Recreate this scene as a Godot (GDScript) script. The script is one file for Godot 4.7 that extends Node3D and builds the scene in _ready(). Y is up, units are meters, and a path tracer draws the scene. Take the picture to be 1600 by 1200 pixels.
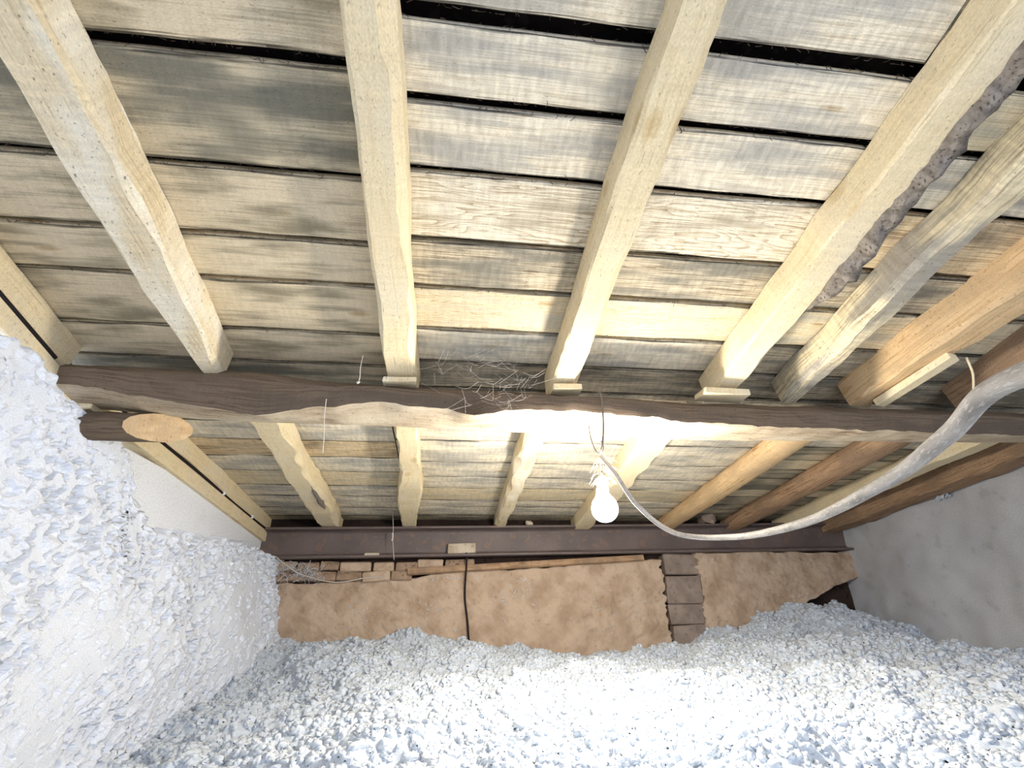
extends Node3D

# ---------------------------------------------------------------- geometry collector
class Geo:
	var v := PackedVector3Array()
	var n := PackedVector3Array()
	var uv := PackedVector2Array()
	var c := PackedColorArray()
	var ix := PackedInt32Array()
	var tint := Color.WHITE

	# rows[r][k]; outward side is du x dv (k across, r along), or the other one with flip
	func grid(rows: Array, uvs: Array, wrap := false, flip := false) -> void:
		var base := v.size()
		var R := rows.size()
		var K: int = rows[0].size()
		for r in R:
			var row: PackedVector3Array = rows[r]
			var up: PackedVector3Array = rows[maxi(r - 1, 0)]
			var dn: PackedVector3Array = rows[mini(r + 1, R - 1)]
			var ur: PackedVector2Array = uvs[r]
			for k in K:
				var a := k - 1
				var b := k + 1
				if wrap:
					if a < 0: a = K - 2
					if b > K - 1: b = 1
				else:
					a = maxi(a, 0)
					b = mini(b, K - 1)
				var nn := (row[b] - row[a]).cross(dn[k] - up[k])
				if flip: nn = -nn
				v.push_back(row[k])
				n.push_back(nn.normalized() if nn.length_squared() > 1e-20 else Vector3.UP)
				uv.push_back(ur[k])
				c.push_back(tint)
		for r in R - 1:
			for k in K - 1:
				var p := base + r * K + k
				if flip:
					ix.append_array(PackedInt32Array([p, p + 1, p + K, p + 1, p + K + 1, p + K]))
				else:
					ix.append_array(PackedInt32Array([p, p + K, p + 1, p + 1, p + K, p + K + 1]))

	# flat convex polygon, turned so that it faces away from "inside"
	func poly(pts: PackedVector3Array, inside: Vector3, us := 1.0, uo := Vector2.ZERO) -> void:
		var nn := (pts[1] - pts[0]).cross(pts[2] - pts[0])
		if nn.length_squared() < 1e-18: return
		nn = nn.normalized()
		var q := pts.duplicate()
		if nn.dot(pts[0] - inside) < 0.0:
			q.reverse()
			nn = -nn
		var base := v.size()
		var t := Vector3(1, 0, 0) if absf(nn.x) < 0.8 else Vector3(0, 0, 1)
		t = (t - nn * nn.dot(t)).normalized()
		var bt := nn.cross(t)
		for p in q:
			v.push_back(p)
			n.push_back(nn)
			uv.push_back(Vector2(p.dot(t), p.dot(bt)) * us + uo)
			c.push_back(tint)
		for k in range(1, q.size() - 1):
			ix.append_array(PackedInt32Array([base, base + k + 1, base + k]))

	func box(size: Vector3, bev: float, at := Transform3D.IDENTITY, jit := 0.0, us := 1.0, uo := Vector2.ZERO, sd := 0) -> void:
		var h := size * 0.5
		var P := {}
		for sx: int in [-1, 1]:
			for sy: int in [-1, 1]:
				for sz: int in [-1, 1]:
					var j := Vector3.ZERO
					if jit > 0.0:
						var e: float = sd * 8 + (sx + 1) * 2 + (sy + 1) + (sz + 1) / 2
						j = Vector3(sin(e * 12.9), sin(e * 78.2 + 1.0), sin(e * 37.7 + 2.0)) * jit
					var cc := Vector3(h.x * sx, h.y * sy, h.z * sz) + j
					P[[sx, sy, sz, 0]] = at * (cc - Vector3(0, bev * sy, bev * sz))
					P[[sx, sy, sz, 1]] = at * (cc - Vector3(bev * sx, 0, bev * sz))
					P[[sx, sy, sz, 2]] = at * (cc - Vector3(bev * sx, bev * sy, 0))
		var o := at.origin
		for s in [-1, 1]:
			poly(PackedVector3Array([P[[s, -1, -1, 0]], P[[s, 1, -1, 0]], P[[s, 1, 1, 0]], P[[s, -1, 1, 0]]]), o, us, uo)
			poly(PackedVector3Array([P[[-1, s, -1, 1]], P[[1, s, -1, 1]], P[[1, s, 1, 1]], P[[-1, s, 1, 1]]]), o, us, uo)
			poly(PackedVector3Array([P[[-1, -1, s, 2]], P[[1, -1, s, 2]], P[[1, 1, s, 2]], P[[-1, 1, s, 2]]]), o, us, uo)
			for t in [-1, 1]:
				poly(PackedVector3Array([P[[s, t, -1, 0]], P[[s, t, 1, 0]], P[[s, t, 1, 1]], P[[s, t, -1, 1]]]), o, us, uo)
				poly(PackedVector3Array([P[[s, -1, t, 0]], P[[s, 1, t, 0]], P[[s, 1, t, 2]], P[[s, -1, t, 2]]]), o, us, uo)
				poly(PackedVector3Array([P[[-1, s, t, 1]], P[[1, s, t, 1]], P[[1, s, t, 2]], P[[-1, s, t, 2]]]), o, us, uo)
				for w in [-1, 1]:
					poly(PackedVector3Array([P[[s, t, w, 0]], P[[s, t, w, 1]], P[[s, t, w, 2]]]), o, us, uo)

	func tube(pts: PackedVector3Array, radii: PackedFloat32Array, sides := 8, us := 4.0) -> void:
		var rows := []
		var uvs := []
		var m := pts.size()
		var last_x := Vector3.ZERO
		var run := 0.0
		for i in m:
			var d := (pts[mini(i + 1, m - 1)] - pts[maxi(i - 1, 0)]).normalized()
			var ax := last_x
			if ax == Vector3.ZERO:
				ax = Vector3.UP if absf(d.y) < 0.9 else Vector3.RIGHT
			ax = (ax - d * d.dot(ax)).normalized()
			last_x = ax
			var ay := d.cross(ax)
			if i > 0: run += pts[i].distance_to(pts[i - 1])
			var row := PackedVector3Array()
			var ur := PackedVector2Array()
			for k in sides + 1:
				var a := TAU * k / sides
				row.push_back(pts[i] + (ax * cos(a) + ay * sin(a)) * radii[mini(i, radii.size() - 1)])
				ur.push_back(Vector2(run * us, float(k) / sides))
			rows.push_back(row)
			uvs.push_back(ur)
		grid(rows, uvs, true)
		for e in [0, m - 1]:
			var cap: PackedVector3Array = rows[e].duplicate()
			cap.remove_at(cap.size() - 1)
			poly(cap, pts[1 if e == 0 else m - 2], us)

	func lathe(prof: PackedVector2Array, sides := 24) -> void:
		var rows := []
		var uvs := []
		for p in prof:
			var row := PackedVector3Array()
			var ur := PackedVector2Array()
			for k in sides + 1:
				var a := TAU * k / sides
				row.push_back(Vector3(cos(a) * p.x, p.y, -sin(a) * p.x))
				ur.push_back(Vector2(float(k) / sides, p.y * 10.0))
			rows.push_back(row)
			uvs.push_back(ur)
		grid(rows, uvs, true)

	func mesh(mat: Material) -> ArrayMesh:
		var a := []
		a.resize(Mesh.ARRAY_MAX)
		a[Mesh.ARRAY_VERTEX] = v
		a[Mesh.ARRAY_NORMAL] = n
		a[Mesh.ARRAY_TEX_UV] = uv
		a[Mesh.ARRAY_COLOR] = c
		a[Mesh.ARRAY_INDEX] = ix
		var m := ArrayMesh.new()
		m.add_surface_from_arrays(Mesh.PRIMITIVE_TRIANGLES, a)
		if mat: m.surface_set_material(0, mat)
		return m

# ---------------------------------------------------------------- naming and tagging
var taken := {}
func numbered(called: String) -> String:
	if not taken.has(called):
		taken[called] = 0
		return called
	taken[called] += 1
	return "%s_%03d" % [called, taken[called]]

func tag(o: Node, label: String, category: String, group := "", kind := "thing") -> void:
	o.set_meta("label", label)
	if category: o.set_meta("category", category)
	if group: o.set_meta("group", group)
	if kind: o.set_meta("kind", kind)

func thing(called: String, label: String, category: String, xf := Transform3D.IDENTITY, group := "", kind := "thing") -> Node3D:
	var o := Node3D.new()
	o.name = numbered(called)
	add_child(o)
	o.transform = xf
	tag(o, label, category, group, kind)
	return o

func obj(called: String, g: Geo, mat: Material, parent: Node = self, xf := Transform3D.IDENTITY) -> MeshInstance3D:
	var o := MeshInstance3D.new()
	o.name = numbered(called) if parent == self else called
	o.mesh = g.mesh(mat)
	o.transform = xf
	parent.add_child(o, true)
	return o

# ---------------------------------------------------------------- noise
var nz := FastNoiseLite.new()
var nc := FastNoiseLite.new()
func fn(x: float, y: float, z := 0.0) -> float:
	return nz.get_noise_3d(x, y, z)
func cell(x: float, y: float, z := 0.0) -> float:
	return nc.get_noise_3d(x, y, z)
func ss(a: float, b: float, x: float) -> float:
	var t := clampf((x - a) / (b - a), 0.0, 1.0)
	return t * t * (3.0 - 2.0 * t)
func curve(tab: Array, x: float) -> float:          # [[x, y], ...] piecewise, x rising
	if x <= tab[0][0]: return tab[0][1]
	for i in range(1, tab.size()):
		if x <= tab[i][0]:
			var t: float = (x - tab[i - 1][0]) / (tab[i][0] - tab[i - 1][0])
			t = t * t * (3.0 - 2.0 * t) * 0.5 + t * 0.5
			return lerpf(tab[i - 1][1], tab[i][1], t)
	return tab[-1][1]
func smooth_path(pts: Array, per := 8) -> PackedVector3Array:
	var out := PackedVector3Array()
	var m := pts.size()
	for i in m - 1:
		var a: Vector3 = pts[maxi(i - 1, 0)]
		var b: Vector3 = pts[i]
		var c: Vector3 = pts[i + 1]
		var d: Vector3 = pts[mini(i + 2, m - 1)]
		for k in per:
			out.push_back(b.cubic_interpolate(c, a, d, float(k) / per))
	out.push_back(pts[m - 1])
	return out

# ---------------------------------------------------------------- textures
func noise_bytes(w: int, h: int, gw: int, gh: int, freq: float, sd: int, oct := 3) -> PackedByteArray:
	var f := FastNoiseLite.new()
	f.seed = sd
	f.noise_type = FastNoiseLite.TYPE_SIMPLEX_SMOOTH
	f.frequency = freq
	f.fractal_octaves = oct
	var im := f.get_seamless_image(gw, gh, false, false, 0.15, true)
	im.convert(Image.FORMAT_L8)
	if gw != w or gh != h: im.resize(w, h, Image.INTERPOLATE_CUBIC)
	return im.get_data()

func tex(w: int, h: int, d: PackedByteArray) -> ImageTexture:
	var im := Image.create_from_data(w, h, false, Image.FORMAT_RGB8, d)
	return ImageTexture.create_from_image(im)

# wood: 2 m of length across u, one board (or 0.3 m of girth) across v
func wood(sd: int, light: Color, dark: Color, grey: Color, o := {}) -> ImageTexture:
	var W := 1536
	var H := 192
	var warp := noise_bytes(W, H, 96, 48, 0.045, sd)
	var streak := noise_bytes(W, H, 48, 192, 0.16, sd + 1, 4)
	var blot := noise_bytes(W, H, 128, 48, 0.04, sd + 2, 4)
	var saw := noise_bytes(W, H, 768, 12, 0.13, sd + 3, 3)
	var fine := noise_bytes(W, H, 768, 192, 0.35, sd + 4, 2)
	var speck := noise_bytes(W, H, 768, 192, 0.16, sd + 5, 3)
	var rings: float = o.get("rings", 6.0)
	var ring_amt: float = o.get("ring", 0.3)
	var wrp: float = o.get("warp", 3.0)
	var g_lo: float = o.get("grey_lo", 0.45)
	var g_hi: float = o.get("grey_hi", 0.7)
	var st: float = o.get("streak", 0.25)
	var sw: float = o.get("saw", 0.1)
	var sp: float = o.get("speck", 0.2)
	var edge: float = o.get("edge", 0.5)
	var bias: float = o.get("bias", 0.0)
	var knots := []
	var rg := RandomNumberGenerator.new()
	rg.seed = sd * 77 + 5
	for k in int(o.get("knots", 2)):
		knots.push_back(Vector3(rg.randf() * W, (0.2 + 0.6 * rg.randf()) * H, 5.0 + 7.0 * rg.randf()))
	var out := PackedByteArray()
	out.resize(W * H * 3)
	var i := 0
	for y in H:
		var vv := float(y) / H
		var ed := minf(vv, 1.0 - vv) * H
		for x in W:
			var w := warp[i] / 255.0
			var r := vv * rings + (w - 0.5) * wrp
			var kd := 0.0
			for k in knots:
				var dx: float = absf(x - k.x)
				if dx < 90.0:
					var dy: float = (y - k.y) * 1.25
					var q: float = (dx * dx * 0.4 + dy * dy) / (k.z * k.z)
					if q < 40.0:
						r += 2.2 / (1.0 + q)
						kd = maxf(kd, 1.0 - q * 0.35)
			var fr := r - floorf(r)
			var ring := fr * fr * fr
			var s := streak[i] / 255.0
			var b := blot[i] / 255.0
			var g := clampf((b * 0.75 + s * 0.25 - g_lo) / (g_hi - g_lo), 0.0, 1.0)
			var d := bias + ring * ring_amt + (s - 0.5) * st * 2.0 + kd * 0.7
			d = clampf(d, 0.0, 1.0)
			var c := light.lerp(dark, d).lerp(grey, g * (1.0 - 0.4 * d))
			var m := 1.0 + (saw[i] / 255.0 - 0.5) * sw * 2.0 + (fine[i] / 255.0 - 0.5) * 0.14
			var k2 := speck[i] / 255.0
			if k2 > 0.8: m *= 1.0 - sp * minf(1.0, (k2 - 0.8) * 14.0)
			if s < 0.2: m *= 1.0 - 1.6 * minf(0.2 - s, 0.14)
			if edge > 0.0:
				var e2 := ed - (blot[(i * 3) % blot.size()] / 255.0 * 5.0 + s * 16.0 - 7.0)
				if e2 < 3.0: m *= 1.0 - edge * clampf((3.0 - e2) / 6.0, 0.0, 1.0)
			out[i * 3] = int(clampf(c.r * m, 0.0, 1.0) * 255.0)
			out[i * 3 + 1] = int(clampf(c.g * m, 0.0, 1.0) * 255.0)
			out[i * 3 + 2] = int(clampf(c.b * m, 0.0, 1.0) * 255.0)
			i += 1
	return tex(W, H, out)

func blotch(sd: int, S: int, a: Color, b: Color, dark: Color, f1: float, speck_amt: float, speck_at := 0.72) -> ImageTexture:
	var n1 := noise_bytes(S, S, S / 2, S / 2, f1, sd, 5)
	var n2 := noise_bytes(S, S, S, S, 0.2, sd + 1, 3)
	var n3 := noise_bytes(S, S, S / 2, S / 2, f1 * 4.0, sd + 2, 3)
	var out := PackedByteArray()
	out.resize(S * S * 3)
	for i in S * S:
		var t := n1[i] / 255.0
		var c := a.lerp(b, clampf((t - 0.3) * 2.2, 0.0, 1.0))
		var k := n3[i] / 255.0
		if k > speck_at: c = c.lerp(dark, speck_amt * minf(1.0, (k - speck_at) * 8.0))
		var m := 1.0 + (n2[i] / 255.0 - 0.5) * 0.16
		out[i * 3] = int(clampf(c.r * m, 0.0, 1.0) * 255.0)
		out[i * 3 + 1] = int(clampf(c.g * m, 0.0, 1.0) * 255.0)
		out[i * 3 + 2] = int(clampf(c.b * m, 0.0, 1.0) * 255.0)
	return tex(S, S, out)

func mat(t: Texture2D, tint := Color.WHITE, rough := 0.85, bump := 0.0) -> StandardMaterial3D:
	var m := StandardMaterial3D.new()
	m.albedo_color = tint
	if t: m.albedo_texture = t
	m.roughness = rough
	m.metallic_specular = 0.25
	if bump > 0.0 and t:
		m.heightmap_enabled = true
		m.heightmap_texture = t
		m.heightmap_scale = bump
	return m

func c8(r: int, g: int, b: int) -> Color:
	return Color8(r, g, b)

# ---------------------------------------------------------------- roof frames
const NA := 0.25656      # near slope 14.7 degrees
const FA := 0.08465      # far slope
func near_frame(x := 0.0, h := 0.0, s := 0.0) -> Transform3D:
	var c := cos(NA)
	var n := sin(NA)
	var b := Basis(Vector3(1, 0, 0), Vector3(0, c, -n), Vector3(0, n, c))
	return Transform3D(b, Vector3(0, 1.225, -1.4) + b * Vector3(x, h, s))
func far_frame(x := 0.0, h := 0.0, s := 0.0) -> Transform3D:
	var c := cos(FA)
	var n := sin(FA)
	var b := Basis(Vector3(1, 0, 0), Vector3(0, c, -n), Vector3(0, n, c))
	return Transform3D(b, Vector3(0, 1.07, -3.147) + b * Vector3(x, h, s))

var M := {}

# one roof board; local x along it, z up the slope, underside at y = 0
func plank(parent: Node, frame: Callable, h: float, x0: float, x1: float, s0: float, s1: float, m: Material, sd: int) -> void:
	var g := Geo.new()
	var L := x1 - x0
	var Wd := s1 - s0
	var nx := int(L / 0.04) + 2
	var u0 := fmod(sd * 0.37, 1.0)
	var th := 0.022
	var rows := []
	var uvs := []
	var e0 := []
	var e1 := []
	var top := []
	var tuv := []
	var cup := 0.003 * fn(sd * 3.1, 7.0)
	for k in nx:
		var x := L * k / (nx - 1)
		var w0 := 0.0014 * fn((x + sd) * 6.0, sd * 1.7) + 0.0022 * fn((x + sd) * 1.6, 3.0 + sd)
		var w1 := 0.0014 * fn((x + sd) * 6.0, sd * 1.7 + 50.0) + 0.0022 * fn((x + sd) * 1.6, 33.0 + sd)
		var za := w0
		var zb := Wd + w1
		var row := PackedVector3Array()
		var ur := PackedVector2Array()
		for j in 6:
			var t: float = [0.0, 0.025, 0.3, 0.7, 0.975, 1.0][j]
			var y := cup * (1.0 - pow(2.0 * t - 1.0, 2.0)) * 2.0 + 0.0009 * fn(x * 9.0 + sd, t * 4.0 + sd)
			if j == 0 or j == 5: y += 0.003
			row.push_back(Vector3(x, y, lerpf(za, zb, t)))
			ur.push_back(Vector2(u0 + x / 2.0, t))
		rows.push_back(row)
		uvs.push_back(ur)
		e0.push_back(PackedVector3Array([Vector3(x, th, za), row[0]]))
		e1.push_back(PackedVector3Array([row[5], Vector3(x, th, zb)]))
		top.push_back(PackedVector3Array([Vector3(x, th, zb), Vector3(x, th, za)]))
		tuv.push_back(PackedVector2Array([Vector2(u0 + x / 2.0, 0.4), Vector2(u0 + x / 2.0, 0.5)]))
	g.grid(rows, uvs, false, true)
	g.grid(e0, tuv, false, true)
	g.grid(e1, tuv, false, true)
	g.grid(top, tuv, false, true)
	for e in [0, nx - 1]:
		var r: PackedVector3Array = rows[e]
		g.poly(PackedVector3Array([r[0], r[5], Vector3(r[0].x, th, r[5].z), Vector3(r[0].x, th, r[0].z)]), Vector3(L * 0.5, th * 0.5, Wd * 0.5))
	obj("plank", g, m, parent, frame.call(x0, h, s0))

# squared or round timber running up the slope; local z along it, underside at y = 0
# secs: [[z, x, w, h, ybottom], ...]
func timber(secs: Array, o := {}) -> Geo:
	var g := Geo.new()
	var sd: float = o.get("seed", 1.0)
	var wob: float = o.get("wob", 0.003)
	var rnd: bool = o.get("round", false)
	var wr_amt: float = o.get("wane_r", 0.0)
	var wl_amt: float = o.get("wane_l", 0.0)
	var ch: float = o.get("ch", 0.006)
	var rings := []
	var us := []
	var z0: float = secs[0][0]
	var z1: float = secs[-1][0]
	var m := int((z1 - z0) / 0.03) + 2
	for i in m:
		var z := lerpf(z0, z1, float(i) / (m - 1))
		var a: Array = secs[0]
		var b: Array = secs[-1]
		for k in secs.size() - 1:
			if z >= secs[k][0] and z <= secs[k + 1][0] + 1e-5:
				a = secs[k]
				b = secs[k + 1]
		var t: float = clampf((z - a[0]) / maxf(b[0] - a[0], 1e-5), 0.0, 1.0)
		var ts := t * t * (3.0 - 2.0 * t)
		t = lerpf(t, ts, o.get("ease", 0.5))
		var cx: float = lerpf(a[1], b[1], t)
		var w: float = lerpf(a[2], b[2], t) * 0.5
		var h: float = lerpf(a[3], b[3], t)
		var y0: float = lerpf(a[4], b[4], t)
		var pts := PackedVector3Array()
		if rnd:
			for k in 16:
				var an := TAU * k / 16.0 - PI * 0.75
				var sx := signf(cos(an)) * pow(absf(cos(an)), 0.8)
				var sy := signf(sin(an)) * pow(absf(sin(an)), 0.8)
				var rr := 1.0 + wob * 9.0 * fn(cos(an) * 1.2 + sd * 9.0, sin(an) * 1.2, z * 5.0) + wob * 5.0 * fn(cos(an) * 3.0 + sd * 9.0, sin(an) * 3.0, z * 16.0)
				pts.push_back(Vector3(cx + sx * w * rr, y0 + h * 0.5 + sy * h * 0.5 * rr, z))
		else:
			var wr := ch + wr_amt * maxf(0.0, 0.55 + 0.9 * fn(z * 5.0, sd * 3.0) + 0.15 * fn(z * 19.0, sd * 3.0))
			var wl := ch + wl_amt * maxf(0.0, 0.55 + 0.9 * fn(z * 5.0, sd * 5.0 + 9.0) + 0.15 * fn(z * 19.0, sd * 3.0))
			var q := [Vector2(-w + wl, 0), Vector2(w - wr, 0), Vector2(w, wr * 1.2), Vector2(w, h - ch), Vector2(w - ch, h), Vector2(-w + ch, h), Vector2(-w, h - ch), Vector2(-w, wl * 1.2)]
			for k in 8:
				var p: Vector2 = q[k]
				var kk := float(k / 2) * 7.3 + sd * 11.0
				pts.push_back(Vector3(cx + p.x + wob * fn(z * 4.0, kk) * 2.0 + wob * 0.6 * fn(z * 24.0, k + kk), y0 + p.y + wob * fn(z * 4.0, kk + 100.0) * 1.5 + wob * 0.5 * fn(z * 24.0, k + kk + 50.0), z))
		rings.push_back(pts)
		us.push_back(z)
	var K: int = rings[0].size()
	var uo := fmod(sd * 0.317, 1.0)
	if rnd:
		var rows := []
		var uvs := []
		for i in m:
			var row: PackedVector3Array = rings[i].duplicate()
			row.push_back(row[0])
			rows.push_back(row)
			var ur := PackedVector2Array()
			for k in K + 1: ur.push_back(Vector2(us[i] / 2.0 + uo, float(k) / K * 1.0))
			uvs.push_back(ur)
		g.grid(rows, uvs, true)
	else:
		for k in K:
			var rows := []
			var uvs := []
			var face := float(k / 2) * 0.27 + uo
			for i in m:
				var a: Vector3 = rings[i][k]
				var b: Vector3 = rings[i][(k + 1) % K]
				rows.push_back(PackedVector3Array([a, b]))
				uvs.push_back(PackedVector2Array([Vector2(us[i] / 2.0 + uo, face), Vector2(us[i] / 2.0 + uo, face + a.distance_to(b) / 0.3)]))
			g.grid(rows, uvs)
	for e in [0, m - 1]:
		var ctr := Vector3.ZERO
		for p in rings[m / 2]: ctr += p / K
		g.poly(rings[e], ctr, 1.0, Vector2(uo, 0.3))
	return g

func rafter(frame: Callable, secs: Array, m: Material, label: String, group: String, o := {}, called := "rafter") -> MeshInstance3D:
	var z0: float = secs[0][0]
	var x0: float = secs[0][1]
	var loc := []
	for s in secs: loc.push_back([s[0] - z0, s[1] - x0, s[2], s[3], s[4]])
	var node := obj(called, timber(loc, o), m, self, frame.call(x0, 0.0, z0))
	tag(node, label, "rafter", group)
	return node

# ---------------------------------------------------------------- insulation surface
var floor_pts := [
	[-0.88, -3.12, 0.479], [-0.68, -3.12, 0.444], [-0.476, -3.12, 0.462], [-0.2, -3.12, 0.488], [0.016, -3.12, 0.445], [0.378, -3.12, 0.39],
	[0.745, -3.12, 0.349], [1.05, -3.12, 0.368], [1.364, -3.12, 0.374], [1.534, -3.12, 0.43], [1.749, -3.12, 0.478], [1.975, -3.12, 0.544],
	[2.2, -3.12, 0.595], [2.42, -3.12, 0.599], [2.66, -3.12, 0.52], [2.66, -2.9, 0.47], [2.66, -2.6, 0.385], [2.66, -2.35, 0.355], [2.66, -1.6, 0.33],
	[-0.9, -3.0, 0.4], [-0.9, -2.7, 0.32], [-0.9, -2.4, 0.255], [-0.92, -2.0, 0.18], [-0.95, -1.4, 0.14], [-0.95, -0.6, 0.12],
	[0.1, -2.4, 0.33], [0.1, -1.8, 0.26], [0.1, -1.2, 0.21], [0.1, -0.4, 0.2], [1.0, -2.4, 0.33], [1.0, -1.7, 0.27], [1.0, -1.0, 0.22], [1.9, -2.5, 0.42], [1.9, -1.8, 0.34], [1.9, -1.0, 0.3],
	[0.1, 0.8, 0.22], [-0.9, 0.8, 0.15], [1.9, 0.8, 0.25]]
func floor_base(x: float, z: float) -> float:
	var sw := 0.0
	var sy := 0.0
	for p in floor_pts:
		var dx: float = x - p[0]
		var dz: float = z - p[1]
		var d2 := dx * dx + dz * dz + 0.006
		var w := 1.0 / (d2 * sqrt(d2))
		sw += w
		sy += w * p[2]
	return sy / sw
func floor_y(x: float, z: float, base: float) -> float:
	var y := base + 0.030 * fn(x * 3.0, z * 3.0, 5.0) + 0.024 * fn(x * 7.0, z * 7.0, 9.0)
	var wx := x + 0.012 * fn(x * 18.0, z * 18.0, 41.0)
	var wz := z + 0.012 * fn(x * 18.0, z * 18.0, 51.0)
	var d1 := cell(wx * 13.0, wz * 13.0, 1.0) + 1.0
	var d2 := cell(wx * 29.0, wz * 29.0, 4.0) + 1.0
	var d3 := cell(wx * 62.0, wz * 62.0, 7.0) + 1.0
	y += 0.022 * (0.4 - d1 * d1) + 0.017 * (0.4 - d2 * d2) + 0.010 * (0.4 - d3 * d3)
	return y

func _ready() -> void:
	# ------------------------------------------------------------ camera, sky, light, exposure
	var cam := Camera3D.new()
	cam.name = "camera"
	add_child(cam)
	var cx := Vector3(0.993, -0.017, 0.121)
	var cz := Vector3(-0.116, -0.438, 0.891)
	cz = cz.normalized()
	var cy := cz.cross(cx).normalized()
	cx = cy.cross(cz).normalized()
	cam.transform = Transform3D(Basis(cx, cy, cz), Vector3(0, 0.55, 0))
	cam.fov = rad_to_deg(2.0 * atan(600.0 / 760.0))
	cam.near = 0.03
	cam.far = 60.0
	cam.current = true
	var we := WorldEnvironment.new()
	we.name = "environment"
	var env := Environment.new()
	env.background_mode = Environment.BG_COLOR
	env.background_color = c8(226, 236, 255)
	env.background_energy_multiplier = 3.0
	env.tonemap_mode = Environment.TONE_MAPPER_LINEAR
	env.tonemap_exposure = 1.42
	env.sdfgi_enabled = true
	env.ssao_enabled = true
	env.ssil_enabled = true
	we.environment = env
	add_child(we)
	var bulb_at := Vector3(0.479, 0.860, -1.49)
	var bulb_energy := 0.86
	var bulb_color := Color(1.0, 0.965, 0.91)

	nz.noise_type = FastNoiseLite.TYPE_SIMPLEX_SMOOTH
	nz.frequency = 1.0
	nz.fractal_type = FastNoiseLite.FRACTAL_NONE
	nz.seed = 11
	nc.noise_type = FastNoiseLite.TYPE_CELLULAR
	nc.frequency = 1.0
	nc.fractal_type = FastNoiseLite.FRACTAL_NONE
	nc.cellular_return_type = FastNoiseLite.RETURN_DISTANCE
	nc.seed = 4

	make_materials()
	build_shell()
	build_decks()
	build_rafters()
	build_beam()
	build_far_wall()
	build_insulation()
	build_lamp(bulb_at, bulb_energy, bulb_color)
	build_small()

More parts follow.
